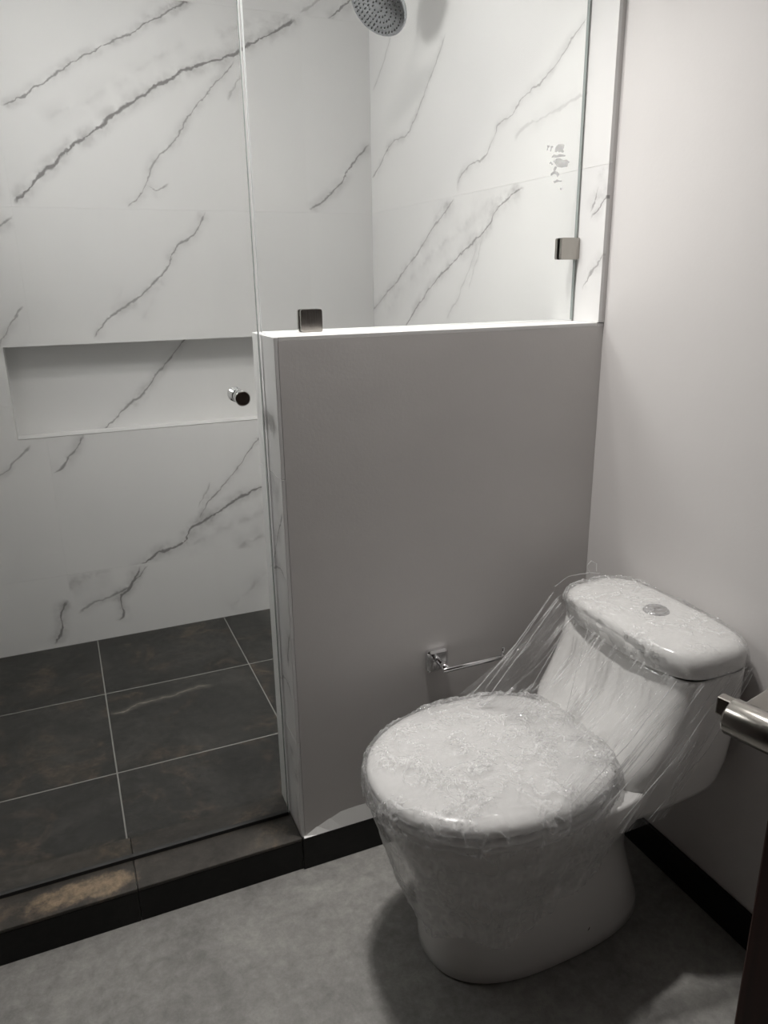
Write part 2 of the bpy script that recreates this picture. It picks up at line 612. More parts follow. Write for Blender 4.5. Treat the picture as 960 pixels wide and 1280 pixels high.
# ------------------------------------------------------------------ material set
M_wall = paint_mat('white_paint', (0.67, 0.652, 0.642))
M_half = paint_mat('half_wall_paint', (0.645, 0.625, 0.612), 0.75, 0.04)
M_ceil = paint_mat('ceiling_paint', (0.82, 0.815, 0.81))
M_patch = paint_mat('skim_plaster', (0.80, 0.80, 0.785), 0.85)
M_grout = plain_mat('white_grout', (0.77, 0.765, 0.755), 0.8, 0.2)
M_grout_dark = plain_mat('grey_grout', (0.30, 0.295, 0.28), 0.8, 0.2)
CRACK = [(3, 0.9, [(-0.364, 0.757), (-0.319, 0.750), (-0.299, 0.766), (-0.233, 0.782), (-0.166, 0.782), (-0.146, 0.795), (-0.051, 0.796)])]
M_slate = slate_mat('dark_slate_tile', (0.010, 0.0098, 0.0092), (0.026, 0.0255, 0.0235), (0.058, 0.055, 0.050), 0.42, brown=(0.115, 0.085, 0.06), bump=0.4, vein=0.0, fw=0.45)
M_slate_crack = slate_mat('dark_slate_tile_cracked', (0.010, 0.0098, 0.0092), (0.026, 0.0255, 0.0235), (0.058, 0.055, 0.050), 0.42, brown=(0.115, 0.085, 0.06), bump=0.4, vein=0.0, fw=0.45, crack=CRACK)
M_slate_curb = slate_mat('dark_slate_curb', (0.020, 0.018, 0.016), (0.050, 0.045, 0.039), (0.105, 0.095, 0.082), 0.45, brown=(0.13, 0.10, 0.07), seed=(2.1, 0.37, 0), bump=0.3, scale=1.3, vein=0.0, stain=((-0.47, 0.038, HB), (9.0, 30.0, 0.0), (0.42, 0.31, 0.20)))
M_slate_face = slate_mat('dark_slate_face', (0.007, 0.007, 0.0068), (0.012, 0.012, 0.0115), (0.020, 0.0195, 0.018), 0.5, bump=0.15, vein=0.0, spec=0.25)
M_floor = slate_mat('grey_slate_floor', (0.145, 0.142, 0.134), (0.245, 0.240, 0.228), (0.37, 0.365, 0.34), 0.42, bump=0.5, vein=0.0, scale=0.9, seed=(3.3, 1.2, 0), fw=0.5)
M_chrome = metal_mat('chrome', (0.80, 0.80, 0.81), 0.08)
M_chrome_dull = metal_mat('grey_chrome', (0.46, 0.48, 0.50), 0.28)
M_nickel = metal_mat('brushed_nickel', (0.40, 0.38, 0.35), 0.22, True)
M_nozzle = plain_mat('black_rubber', (0.03, 0.03, 0.032), 0.6)
M_ceramic = plain_mat('white_ceramic', (0.76, 0.755, 0.74), 0.16, 0.5, 0.015, 0.3, 4.0)
M_seat = plain_mat('white_seat_plastic', (0.72, 0.715, 0.705), 0.25, 0.5, 0.015, 0.0, 4.0)
M_dark = plain_mat('dark_gap', (0.03, 0.03, 0.03), 0.7)
M_glass = glass_mat('clear_glass', (0.968, 0.976, 0.970))
M_edge = plain_mat('glass_edge', (0.28, 0.31, 0.30), 0.12, 0.6, 0.1)
M_edge_lite = plain_mat('clear_seal', (0.80, 0.82, 0.81), 0.2, 0.6, 0.05)
M_stamp = film_mat('grey_residue', 0.42, 0.3, 0.90)
M_film_seat = film_mat('stretch_film_seat', 0.14, 2.6, 0.95, 0.40, 0.08, 0.09, 0.024)
M_film_lid = film_mat('stretch_film_lid', 0.10, 2.4, 0.95, 0.35, 0.08, 0.11, 0.018)
M_film_skirt = film_mat('stretch_film_skirt', 0.30, 0.9, 0.97, 0.25, 0.10)
M_film_tent = film_mat('stretch_film_tent', 0.03, 0.9, 0.985, 0.55, 0.45, 0.09, 0.010)
M_strand = film_mat('stretch_film_strand', 0.50, 2.0, 0.97, 0.3, 0.3)
M_wood = wood_mat('dark_brown_wood')

def emit_mat(name, col, s):
    m, nt, b = new_mat(name)
    b.inputs['Base Color'].default_value = (*col, 1)
    b.inputs['Emission Color'].default_value = (*col, 1)
    b.inputs['Emission Strength'].default_value = s
    return m

# ------------------------------------------------------------------ room shell
struct(link('floor', box((XR2 - 0.1, YF - 0.6, -0.06), (W + 0.1, 0.0, 0.0)), M_floor))
struct(link('ceiling', box((XR2 - 0.1, YF - 0.1, CEIL), (W + 0.1, YB + 0.3, CEIL + 0.08)), M_ceil))
struct(link('wall_right', box((W, YF - 0.1, -0.06), (W + 0.1, YB + 0.3, CEIL)), M_wall))
bm = bmesh.new()
add_box(bm, (XL - 0.1, 0.0, -0.06), (XL, WIN[0], CEIL))
add_box(bm, (XR2, 0.0, -0.06), (XL - 0.1, 0.1, CEIL))
add_box(bm, (XL - 0.1, WIN[1], -0.06), (XL, YB + 0.3, CEIL))
add_box(bm, (XL - 0.1, WIN[0], -0.06), (XL, WIN[1], WIN[2]))
add_box(bm, (XL - 0.1, WIN[0], WIN[3]), (XL, WIN[1], CEIL))
struct(link('wall_left', bm, M_wall))
struct(link('wall_room_left', box((XR2 - 0.1, YF - 0.1, -0.06), (XR2, 0.1, CEIL)), M_wood))  # out of view; dark wood finish added so it returns little light
win = struct(link('window_1', box((XL - 0.060, WIN[0], WIN[2]), (XL - 0.056, WIN[1], WIN[3])), emit_mat('lit_frosted_glass', WIN_COL, WIN[4])))
M_alu = plain_mat('white_window_frame', (0.7, 0.7, 0.7), 0.4)
for lo, hi in (((WIN[0], WIN[2]), (WIN[0] + 0.03, WIN[3])), ((WIN[1] - 0.03, WIN[2]), (WIN[1], WIN[3])), ((WIN[0] + 0.03, WIN[2]), (WIN[1] - 0.03, WIN[2] + 0.03)), ((WIN[0] + 0.03, WIN[3] - 0.03), (WIN[1] - 0.03, WIN[3]))):
    link('window_frame', box((XL - 0.056, lo[0], lo[1]), (XL - 0.03, hi[0], hi[1])), M_alu, win)
bm = bmesh.new()
add_box(bm, (XR2, YF - 0.1, 0), (-0.62, YF, CEIL))
add_box(bm, (0.27, YF - 0.1, 0), (W, YF, CEIL))
add_box(bm, (-0.62, YF - 0.1, 2.10), (0.27, YF, CEIL))
struct(link('wall_front', bm, M_wood))  # unseen wall, made dark wood to keep bounce light in the room low

# back wall with the long niche
NX0, NX1, NZ0, NZ1, ND = -0.520, 0.44, 0.817, 1.111, 0.085
TK = 0.008
bm = bmesh.new()
y0, y1 = YB + TK, YB + 0.22
add_box(bm, (XL, y0, 0), (NX0 - TK, y1, CEIL))
add_box(bm, (NX1 + TK, y0, 0), (W, y1, CEIL))
add_box(bm, (NX0 - TK, y0, 0), (NX1 + TK, y1, NZ0 - TK))
add_box(bm, (NX0 - TK, y0, NZ1 + TK), (NX1 + TK, y1, CEIL))
add_box(bm, (NX0 - TK, YB + ND + TK, NZ0 - TK), (NX1 + TK, y1, NZ1 + TK))
wall_back = struct(link('wall_back', bm, M_grout))

VM = {}
for i, (k, v) in enumerate(VEINS.items()):
    VM[k] = marble_mat('marble_' + k, v, 1 if k.startswith('right') else 0, i * 1.7)
VM['plain_x'] = marble_mat('marble_plain_x', [], 0, 40.0)
VM['plain_y'] = marble_mat('marble_plain_y', [(5, 0.5, [(0.2, 1.0), (0.45, 1.3), (0.6, 1.75), (0.95, 2.2)]), (5, 0.5, [(0.5, 0.3), (0.75, 0.55), (1.2, 0.9)])], 1, 41.0)
VM['end_a'] = marble_mat('marble_end_a', [(4, 0.35, [(0.16, 1.02), (0.14, 1.08), (0.13, 1.15)]), (3, 0.3, [(0.16, 1.0), (0.12, 0.96), (0.10, 0.93)])], 1, 42.0)
VM['end_b'] = marble_mat('marble_end_b', [(30, 0.5, [(0.09, 0.93), (0.05, 0.90), (0.01, 0.905)]), (5, 0.75, [(0.10, 0.72), (0.05, 0.80), (0.005, 0.86)]), (4, 0.7, [(0.13, 0.70), (0.07, 0.72), (0.002, 0.71)]),
                                          (8, 0.7, [(0.03, 0.50), (0.02, 0.56), (0.002, 0.60)]), (5, 0.5, [(0.12, 0.42), (0.06, 0.46), (0.01, 0.43)])], 1, 43.0)
VM['end_c'] = marble_mat('marble_end_c', [(14, 0.7, [(0.06, 0.30), (0.03, 0.26), (0.01, 0.22)]), (5, 0.6, [(0.03, 0.18), (0.02, 0.12), (0.005, 0.09)])], 1, 44.0)

G = 0.0002          # half a joint

def corner_cut(x0, x1, z0, z1):
    """cell minus the niche opening (the niche covers one corner of the cell)"""
    ox0, ox1, oz0, oz1 = max(x0, NX0), min(x1, NX1), max(z0, NZ0), min(z1, NZ1)
    if ox1 <= ox0 or oz1 <= oz0:
        return [(x0, z0), (x1, z0), (x1, z1), (x0, z1)]
    left = ox0 <= x0 + 1e-4
    low = oz0 <= z0 + 1e-4
    if left and low:
        return [(ox1, z0), (x1, z0), (x1, z1), (x0, z1), (x0, oz1), (ox1, oz1)]
    if left:
        return [(x0, z0), (x1, z0), (x1, z1), (ox1, z1), (ox1, oz0), (x0, oz0)]
    if low:
        return [(x0, z0), (ox0, z0), (ox0, oz1), (x1, oz1), (x1, z1), (x0, z1)]
    return [(x0, z0), (x1, z0), (x1, oz0), (ox0, oz0), (ox0, z1), (x0, z1)]

zr = [ZS] + ROWS + [CEIL]
for r in range(5):
    for c, (x0, x1) in enumerate(((XL + TK, XJ), (XJ, XR))):
        key = ('left_r%d' if c == 0 else 'back_r%d') % (4 - r)
        poly = corner_cut(x0 + G, x1 - G, zr[r] + G, zr[r + 1] - G)
        link('wall_tile', prism(poly, 1, YB, YB + TK), VM.get(key, VM['plain_x']), wall_back)
# niche lining
yb = YB + ND
link('niche_panel', box((NX0, yb, NZ0), (NX1, yb + TK, NZ1)), VM['niche'], wall_back)
link('niche_shelf', box((NX0 - TK, YB + 0.0003, NZ0 - TK), (NX1 + TK, yb, NZ0)), VM['plain_x'], wall_back)
link('niche_top', box((NX0 - TK, YB + 0.0003, NZ1), (NX1 + TK, yb, NZ1 + TK)), VM['plain_x'], wall_back)
link('niche_side', box((NX0 - TK, YB + 0.0003, NZ0), (NX0, yb, NZ1)), VM['plain_x'], wall_back)
link('niche_side', box((NX1, YB + 0.0003, NZ0), (NX1 + TK, yb, NZ1)), VM['plain_x'], wall_back)

# marble lined right side of the shower
bm = bmesh.new()
add_box(bm, (XR + TK, T, 0), (W - 0.0005, YB + TK, H))
add_box(bm, (XR + TK, -0.002, H), (W - 0.0005, YB + TK, CEIL))
wall_sr = struct(link('wall_shower_right', bm, M_wall))
for r in range(5):
    for c, (ya, yb_) in enumerate(((-0.002, 0.086), (0.086, YB))):
        key = 'right_r%d' % (4 - r)
        z0, z1 = zr[r], zr[r + 1]
        if z1 <= H:
            if c == 0:
                continue
            ya = T
        cells = [(max(ya, -0.01), yb_, z0, z1)]
        if z0 < H < z1:
            cells = [(ya, yb_, H, z1)] if c == 0 else [(T, yb_, z0, z1), (ya, T, H, z1)]
        if len(cells) == 2:
            poly = [(T, z0 + G), (yb_ - G, z0 + G), (yb_ - G, z1 - G), (ya + G, z1 - G), (ya + G, H), (T, H)]
            bmx = prism(poly, 0, XR, XR + TK)
        else:
            q = cells[0]
            bmx = box((XR, q[0] + (G if c else 0), q[2] + G), (XR + TK, q[1] - G, q[3] - G))
        link('wall_tile', bmx, VM.get(key, VM['plain_y']), wall_sr)
# left side of the shower
bm = bmesh.new()
for ya, yb_, za, zb in ((T, WIN[0], 0, CEIL), (WIN[1], YB, 0, CEIL), (WIN[0], WIN[1], 0, WIN[2]), (WIN[0], WIN[1], WIN[3], CEIL)):
    add_box(bm, (XL, ya, za), (XL + 0.001, yb_, zb))
wall_sl = struct(link('wall_shower_left', bm, M_grout))
for r in range(5):
    for ya, yb_ in ((T, WIN[0]), (WIN[0], WIN[1]), (WIN[1], YB)):
        za, zb = zr[r], zr[r + 1]
        if ya == WIN[0] and zb > WIN[2]:
            if za < WIN[2]:
                zb = WIN[2]
            else:
                za = WIN[3]
        link('wall_tile', box((XL + 0.001, ya, za + G), (XL + TK, yb_, zb - G)), VM['plain_y'], wall_sl)

# half wall
wall_half = struct(link('wall_partition', box((TK, 0.0, 0.0), (W - 0.0005, T - TK, H - TK), 0.0), M_half))
for (z0, z1, k) in ((HB, 0.333, 'end_c'), (0.333, 0.927, 'end_b'), (0.927, H - 0.0005, 'end_a')):
    link('end_tile', box((0.0, 0.0005, z0 + G), (TK, T, z1 - G), 0.0012, 2), VM[k], wall_half)
    link('wall_tile', box((TK, T - TK, z0 + G), (XR, T, z1 - G)), VM['plain_x'], wall_half)
link('cap_tile', box((TK, 0.0004, H - TK), (XR, T - 0.0004, H), 0.0015, 2), VM['plain_x'], wall_half)
link('cap_tile', box((XR + G, 0.0004, H - TK), (W - 0.0006, 0.012, H - 0.002)), VM['plain_x'], wall_half)
# pale skim-coat strip that flares out just above the baseboard
bm = bmesh.new()
rows_ = []
N = 24
for i in range(N + 1):
    x = 0.004 + (W - 0.012) * i / N
    top = HB + 0.001 + min(0.046, 0.40 * (x - 0.004) ** 0.9 * (1 if x < 0.14 else 0.14 ** 0.9 / (x - 0.004) ** 0.9)) + 0.0012 * math.sin(i * 1.7)
    rows_.append([(x, 0.001, top), (x, -0.0065, HB + 0.0004), (x, 0.001, HB + 0.0004)])
add_loft(bm, rows_)
link('plaster_strip', bm, M_patch, wall_half)

# curb under the glass
curb = struct(link('trim_1', box((XL, 0.006, 0.0), (0.0, T - 0.006, HB - 0.008)), M_grout_dark))
CJ = -0.361
for (x0, x1) in ((XL, CJ), (CJ, 0.0)):
    link('curb_top_tile', box((x0 + 0.0012, -0.003, HB - 0.008), (x1 - 0.0004, T, HB), 0.0012), M_slate_curb, curb)
    link('curb_front_tile', box((x0 + 0.0008, -0.003, 0.0), (x1 - 0.0004, 0.006, HB - 0.0085)), M_slate_face, curb)
    link('curb_back_tile', box((x0 + 0.0008, T - 0.006, ZS - 0.02), (x1 - 0.0004, T, HB - 0.0085)), M_slate_face, curb)
# baseboards
bb = struct(link('baseboard_back', box((0.0005, -0.0075, 0.0), (W - 0.009, -0.0002, HB), 0.0008), M_slate_face))
struct(link('baseboard_right', box((W - 0.009, YF, 0.0), (W - 0.0002, -0.0002, HB), 0.0008), M_slate_face))

# shower floor
fl = struct(link('floor_shower', box((XL, T - 0.005, 0.0), (W - 0.02, YB + TK, ZS - 0.0015)), M_grout_dark))
xs = [XL + TK, -0.367, 0.090, 0.546, XR]
ys = [T + 0.001, 0.449, 0.882, YB]
for i in range(4):
    for j in range(3):
        link('floor_tile', box((xs[i] + 0.0018, ys[j] + 0.0028, ZS - 0.006), (xs[i + 1] - 0.0018, ys[j + 1] - 0.0028, ZS), 0.0008), M_slate_crack if (i, j) == (1, 1) else M_slate, fl)

# ------------------------------------------------------------------ lamps in the ceiling
def downlight(key, label):
    x, y, wt, rad, spr = LAMPS[key]
    e = empty('ceiling_light', (x, y, CEIL))
    tag(e, label, 'ceiling light')
    link('trim_ring', add_revolve(bmesh.new(), (x, y, CEIL - 0.006), (0, 0, 1), [(0, rad + 0.02), (0.0055, rad + 0.022)], 32), M_ceil, e, False)
    ld = bpy.data.lights.new('lamp', 'AREA')
    ld.shape = 'DISK'
    ld.size = rad * 2
    ld.energy = wt
    ld.spread = math.radians(spr)
    ld.color = LAMP_COL
    lo = bpy.data.objects.new('lamp', ld)
    C.objects.link(lo)
    lo.parent = e
    lo.location = (0, 0, -0.008)
    return e

downlight('shower', 'round recessed ceiling light over the shower side of the half wall')
downlight('room', 'round recessed ceiling light above the toilet side of the half wall')

# ------------------------------------------------------------------ glass
def pane(name, x0, x1, z0, z1, parent, th=0.009):
    bm = box((x0, YG - th / 2, z0), (x1, YG + th / 2, z1))
    bm.faces.ensure_lookup_table()
    bmesh.ops.recalc_face_normals(bm, faces=bm.faces)
    for f in bm.faces:
        f.material_index = 0 if abs(f.normal.y) > 0.9 else 1
    return link(name, bm, [M_glass, M_edge], parent)

ZTOP = 2.12
scr = empty('glass_screen', (0.37, YG, H))
tag(scr, 'fixed clear glass panel standing on the half wall beside the marble', 'glass screen')
pane('pane', 0.002, XR - 0.004, H + 0.003, ZTOP, scr)
link('edge_seal', box((0.0005, YG - 0.0045, H + 0.003), (0.0019, YG + 0.0045, ZTOP)), M_edge_lite, scr)

def clip_plates(x0, x1, z0, z1, wall_dir):
    e = None
    for s in (-1, 1):
        ya = YG + s * 0.0047
        yb2 = YG + s * 0.0125
        bmx = box((x0, min(ya, yb2), z0), (x1, max(ya, yb2), z1))
        bmesh.ops.bevel(bmx, geom=[ed for ed in bmx.edges if abs((ed.verts[0].co - ed.verts[1].co).y) > 0.005], offset=0.004, segments=4, profile=0.5, affect='EDGES')
        o = link('clip_plate' if e else 'glass_clip', bmx, M_nickel, e or scr)
        e = e or o
    if wall_dir == 'down':
        link('clip_foot', box((x0 + 0.006, YG - 0.0046, z0 - 0.0001), (x1 - 0.006, YG + 0.0046, z0 + 0.0025)), M_nickel, e)
    else:
        link('clip_foot', box((x1 - 0.004, YG - 0.0046, z0 + 0.006), (x1 - 0.0002, YG + 0.0046, z1 - 0.006)), M_nickel, e)
    return e

clip_plates(0.079, 0.123, H + 0.0005, H + 0.044, 'down')['label'] = 'square metal clip holding the glass to the half wall'
clip_plates(0.687, XR - 0.0005, 1.334, 1.380, 'side')['label'] = 'square metal clip holding the glass to the marble'

# worn grey stamp on the glass (illegible marks); photograph pixels around its middle, 12 per pixel
bm = bmesh.new()
def blot(pts):
    k = 0.00207 / 12
    q = [(0.6705 + (x - 440) * k + (y - 480) * k * 0.02, 1.535 - (y - 480) * k) for x, y in pts]
    f = [bm.verts.new((a, YG - 0.0047, b)) for a, b in q]
    g = [bm.verts.new((a, YG - 0.0052, b)) for a, b in q]
    bm.faces.new(f)
    bm.faces.new(g)
    n = len(q)
    for i in range(n):
        bm.faces.new((f[i], f[(i + 1) % n], g[(i + 1) % n], g[i]))
for p_ in (
    [(275, 312), (312, 315), (312, 325), (296, 340), (284, 370), (270, 372), (284, 335), (276, 324)],
    [(325, 318), (362, 318), (364, 332), (345, 334), (336, 380), (322, 380), (330, 334), (324, 330)],
    [(390, 380), (398, 335), (418, 310), (440, 296), (470, 290), (512, 288), (534, 300), (524, 318), (528, 332), (512, 345), (530, 376), (505, 384), (480, 376), (455, 384), (435, 370), (415, 384)],
    [(345, 448), (362, 425), (380, 410), (420, 418), (460, 404), (510, 406), (552, 412), (545, 428), (500, 432), (450, 440), (400, 446)],
    [(375, 490), (420, 456), (470, 450), (520, 470), (570, 462), (600, 478), (622, 488), (596, 504), (586, 544), (540, 548), (500, 556), (440, 550), (415, 530), (400, 510)],
    [(312, 518), (335, 490), (348, 500), (372, 528), (352, 534), (338, 515), (322, 524)],
    [(400, 545), (432, 548), (420, 575), (402, 600), (440, 605), (470, 630), (466, 645), (440, 668), (430, 640), (400, 625), (370, 640), (345, 655), (342, 630), (385, 600), (380, 575)],
    [(384, 716), (420, 708), (436, 692), (470, 705), (512, 704), (508, 720), (460, 722), (400, 738)],
    [(486, 795), (510, 786), (520, 800), (505, 815), (490, 808)]):
    blot(p_)
link('stamp_residue', bm, M_stamp, scr)['label'] = 'grey smudged printed mark'

dr = empty('shower_door', (-0.36, YG, HB))
tag(dr, 'frameless clear glass shower door with round chrome knob above the curb', 'shower door')
pane('pane', -0.765, -0.006, HB + 0.006, ZTOP, dr)
link('edge_seal', box((-0.0058, YG - 0.0045, HB + 0.006), (-0.0042, YG + 0.0045, ZTOP)), M_edge_lite, dr)
link('bottom_seal', box((-0.765, YG - 0.0056, HB + 0.0004), (-0.006, YG + 0.0056, HB + 0.009)), M_dark, dr)
kn = link('knob', add_revolve(bmesh.new(), (-0.052, YG - 0.0046, 1.083), (0, -1, 0), [(0, 0.0125), (0.003, 0.0135), (0.006, 0.0105), (0.012, 0.0105), (0.014, 0.0135), (0.016, 0.0105), (0.020, 0.0105), (0.023, 0.0148), (0.031, 0.0150), (0.0325, 0.0140)], 28), M_chrome, dr, True)
link('knob_face', add_revolve(bmesh.new(), (-0.052, YG - 0.0371, 1.083), (0, -1, 0), [(0, 0.0138), (0.0006, 0.0130)], 28), M_nickel, kn)
link('knob', add_revolve(bmesh.new(), (-0.052, YG + 0.0046, 1.083), (0, 1, 0), [(0, 0.0125), (0.003, 0.0135), (0.006, 0.0105), (0.020, 0.0105), (0.023, 0.0148), (0.031, 0.0150), (0.0325, 0.0140)], 28), M_chrome, dr, True)

# ------------------------------------------------------------------ shower head on a short arm from the right wall
SC = Vector((0.548, 0.770, 2.000))
SN = Vector((-0.64, -0.27, -0.70)).normalized()
SRAD = 0.085
sh = empty('shower_head', (XR, SC.y + 0.03, 2.17))
tag(sh, 'round grey rain shower head on a short arm from the marble wall', 'shower head')
link('head', add_revolve(bmesh.new(), SC, -SN, [(0.0, SRAD - 0.004), (0.003, SRAD), (0.010, SRAD), (0.016, SRAD * 0.93), (0.024, 0.035), (0.040, 0.020), (0.052, 0.018)], 56), M_chrome_dull, sh, True)
bm = bmesh.new()
d_, u_, v_ = frame_of(SN)
for ring in range(1, 6):
    n = ring * 8
    for k in range(n):
        a = 2 * math.pi * (k + 0.5 * (ring % 2)) / n
        rr = SRAD * 0.9 * ring / 5.3
        add_revolve(bm, SC + (u_ * math.cos(a) + v_ * math.sin(a)) * rr + SN * 0.0002, SN, [(0, 0.0024), (0.0022, 0.0018)], 6)
link('nozzle_field', bm, M_nozzle, sh)['kind'] = 'stuff'
jb = SC - SN * 0.052
link('arm', add_tube(bmesh.new(), [jb, jb - SN * 0.02, Vector((0.64, SC.y + 0.02, 2.115)), Vector((0.68, SC.y + 0.02, 2.142)), Vector((XR - 0.001, SC.y + 0.02, 2.15))], 0.010, 14), M_chrome, sh, True)
link('wall_flange', add_revolve(bmesh.new(), (XR - 0.0005, SC.y + 0.02, 2.15), (-1, 0, 0), [(0, 0.03), (0.004, 0.03), (0.010, 0.018)], 28), M_chrome, sh, True)

# ------------------------------------------------------------------ paper holder on the half wall
ph = empty('toilet_paper_holder', (0.338, 0, 0.462))
tag(ph, 'empty chrome toilet paper holder with square plate on the half wall', 'paper holder')
bm = box((0.313, -0.011, 0.436), (0.365, -0.0003, 0.490))
bmesh.ops.bevel(bm, geom=[e for e in bm.edges if abs((e.verts[0].co - e.verts[1].co).y) > 0.008], offset=0.007, segments=4, profile=0.5, affect='EDGES')
front = [f for f in bm.faces if f.normal.y < -0.9 or (f.calc_center_median().y < -0.0105)]
bmesh.ops.inset_region(bm, faces=front, thickness=0.006, depth=0.004)
link('wall_plate', bm, M_chrome, ph)
link('post', add_tube(bmesh.new(), [(0.340, -0.011, 0.463), (0.340, -0.058, 0.463)], 0.0075, 16), M_chrome, ph, True)
link('bar', add_tube(bmesh.new(), [(0.328, -0.058, 0.463), (0.330, -0.058, 0.463), (0.488, -0.058, 0.463), (0.490, -0.058, 0.463)], [0.0045, 0.0058, 0.0058, 0.0045], 14), M_chrome, ph, True)
link('end_stop', add_tube(bmesh.new(), [(0.4835, -0.058, 0.464), (0.4835, -0.058, 0.487)], 0.0038, 12), M_chrome, ph, True)

# ------------------------------------------------------------------ toilet
YC = -0.324

def egg(front, back, hw, z, xm=None, n=72, pf=2.1, pb=2.6, zf=None):
    xm = xm if xm is not None else front + (back - front) * 0.5
    ring = []
    for i in range(n):
        a = 2 * math.pi * i / n
        c, s = math.cos(a), math.sin(a)
        p = pb if c > 0 else pf
        x = xm + ((back - xm) if c > 0 else (xm - front)) * math.copysign(abs(c) ** (2 / p), c)
        y = YC + hw * math.copysign(abs(s) ** (2 / p), s)
        zz = z if zf is None else zf(x, y, z)
        ring.append((x, y, zz))
    return ring

def rrect(x0, x1, hw, z, p=5.0, n=72, bulge=0.0, zf=None, taper=0.0):
    ring = []
    xm = (x0 + x1) / 2
    for i in range(n):
        a = 2 * math.pi * i / n
        c, s = math.cos(a), math.sin(a)
        x = xm + (x1 - x0) / 2 * math.copysign(abs(c) ** (2 / p), c)
        y = YC + hw * math.copysign(abs(s) ** (2 / p), s)
        if taper:
            y = YC + (y - YC) * (1 - taper * (x1 - x) / (x1 - x0))
        if c < 0:
            x -= bulge * (1 - ((y - YC) / hw) ** 2) * min(1, -c * 2)
        ring.append((x, y, z if zf is None else zf(x, y, z)))
    return ring

toilet = empty('toilet', (0.40, YC, 0))
tag(toilet, 'white one-piece toilet with dual flush button, wrapped in clear film', 'toilet')
rings = [egg(0.156, 0.645, 0.129, 0.0, 0.36, pf=2.4, pb=2.6), egg(0.152, 0.650, 0.133, 0.006, 0.36, pf=2.4), egg(0.151, 0.645, 0.133, 0.03, 0.36, pf=2.4),
         egg(0.146, 0.62, 0.130, 0.10, 0.36, pf=2.4), egg(0.138, 0.60, 0.127, 0.17, 0.35, pf=2.3), egg(0.116, 0.59, 0.143, 0.24, 0.32),
         egg(0.086, 0.595, 0.166, 0.30, 0.30, pb=3.6), egg(0.066, 0.61, 0.184, 0.345, 0.29, pb=3.6), egg(0.060, 0.61, 0.190, 0.378, 0.29, pb=3.6), egg(0.064, 0.60, 0.187, 0.386, 0.29, pb=3.6)]
link('bowl', add_loft(bmesh.new(), rings), M_ceramic, toilet, True)

def zslope(x, y, z):
    return z + (x - 0.55) * 0.22
trs = [rrect(0.47, 0.732, 0.166, 0.308, 4.5, zf=zslope, taper=0.20), rrect(0.463, 0.739, 0.176, 0.312, 4.5, zf=zslope, taper=0.20), rrect(0.46, 0.742, 0.180, 0.322, 4.5, zf=zslope, taper=0.20), rrect(0.46, 0.742, 0.183, 0.345, 4.5, taper=0.16, zf=lambda x, y, z: z + (x - 0.55) * 0.16),
       rrect(0.475, 0.742, 0.186, 0.395, 5.0, taper=0.08, zf=lambda x, y, z: z + (x - 0.55) * 0.05), rrect(0.500, 0.742, 0.187, 0.440, 5.0, bulge=0.004), rrect(0.536, 0.742, 0.188, 0.49, 5.5, bulge=0.010),
       rrect(0.560, 0.742, 0.188, 0.54, 5.5, bulge=0.014), rrect(0.572, 0.742, 0.188, 0.59, 5.5, bulge=0.017), rrect(0.575, 0.742, 0.188, 0.603, 5.5, bulge=0.017)]
link('tank', add_loft(bmesh.new(), trs), M_ceramic, toilet, True)
link('lid_gap', add_loft(bmesh.new(), [rrect(0.577, 0.740, 0.186, 0.602, 5.5, bulge=0.017), rrect(0.577, 0.740, 0.186, 0.609, 5.5, bulge=0.017)]), M_dark, toilet)

def lid_z(x, y, z):
    return z + 0.006 * (1 - ((y - YC) / 0.2) ** 2) * (1 if z > 0.64 else 0)
LID = [(0.608, 0.569, 0.743, 0.190), (0.613, 0.566, 0.746, 0.193), (0.634, 0.566, 0.746, 0.193), (0.645, 0.570, 0.743, 0.189), (0.652, 0.580, 0.737, 0.180), (0.655, 0.595, 0.728, 0.165), (0.6565, 0.615, 0.712, 0.13), (0.657, 0.645, 0.68, 0.05)]
link('tank_lid', add_loft(bmesh.new(), [rrect(a, b, h, z, 4.2, bulge=0.022 * min(1, h / 0.17), zf=lid_z) for (z, a, b, h) in LID]), M_ceramic, toilet, True)
FB = Vector((0.655, YC - 0.015, 0.6627))
link('flush_ring', add_revolve(bmesh.new(), FB - Vector((0, 0, 0.002)), (0, 0, 1), [(0, 0.026), (0.003, 0.026), (0.005, 0.023)], 36), M_chrome, toilet, True)
for s in (-1, 1):
    bm = bmesh.new()
    pts = [(FB.x + 0.001 * 0, FB.y + s * 0.0008)]
    arc = [(FB.x + 0.0215 * math.cos(t), FB.y + s * (0.0008 + 0.0207 * math.sin(t))) for t in [math.pi * i / 14 for i in range(15)]]
    bmx = prism(arc, 2, FB.z + 0.0026, FB.z + 0.0052)
    link('flush_button', bmx, M_chrome, toilet)

SEAT = dict(xm=0.285)
link('seat', add_loft(bmesh.new(), [egg(0.058, 0.50, 0.190, 0.387, **SEAT), egg(0.052, 0.505, 0.195, 0.391, **SEAT), egg(0.052, 0.505, 0.195, 0.402, **SEAT), egg(0.058, 0.50, 0.190, 0.406, **SEAT)]), M_seat, toilet, True)
link('seat_cover', add_loft(bmesh.new(), [egg(0.056, 0.51, 0.192, 0.407, **SEAT), egg(0.050, 0.515, 0.197, 0.412, **SEAT), egg(0.051, 0.515, 0.196, 0.424, **SEAT), egg(0.058, 0.51, 0.190, 0.431, **SEAT), egg(0.075, 0.50, 0.174, 0.4355, **SEAT), egg(0.12, 0.46, 0.132, 0.439, **SEAT), egg(0.22, 0.36, 0.053, 0.441, **SEAT)]), M_seat, toilet, True)
link('floor_bolt_hole', add_revolve(bmesh.new(), (0.448, YC - 0.1245, 0.061), (0, -1, 0.1), [(0, 0.007), (0.004, 0.0065)], 16), M_dark, toilet)

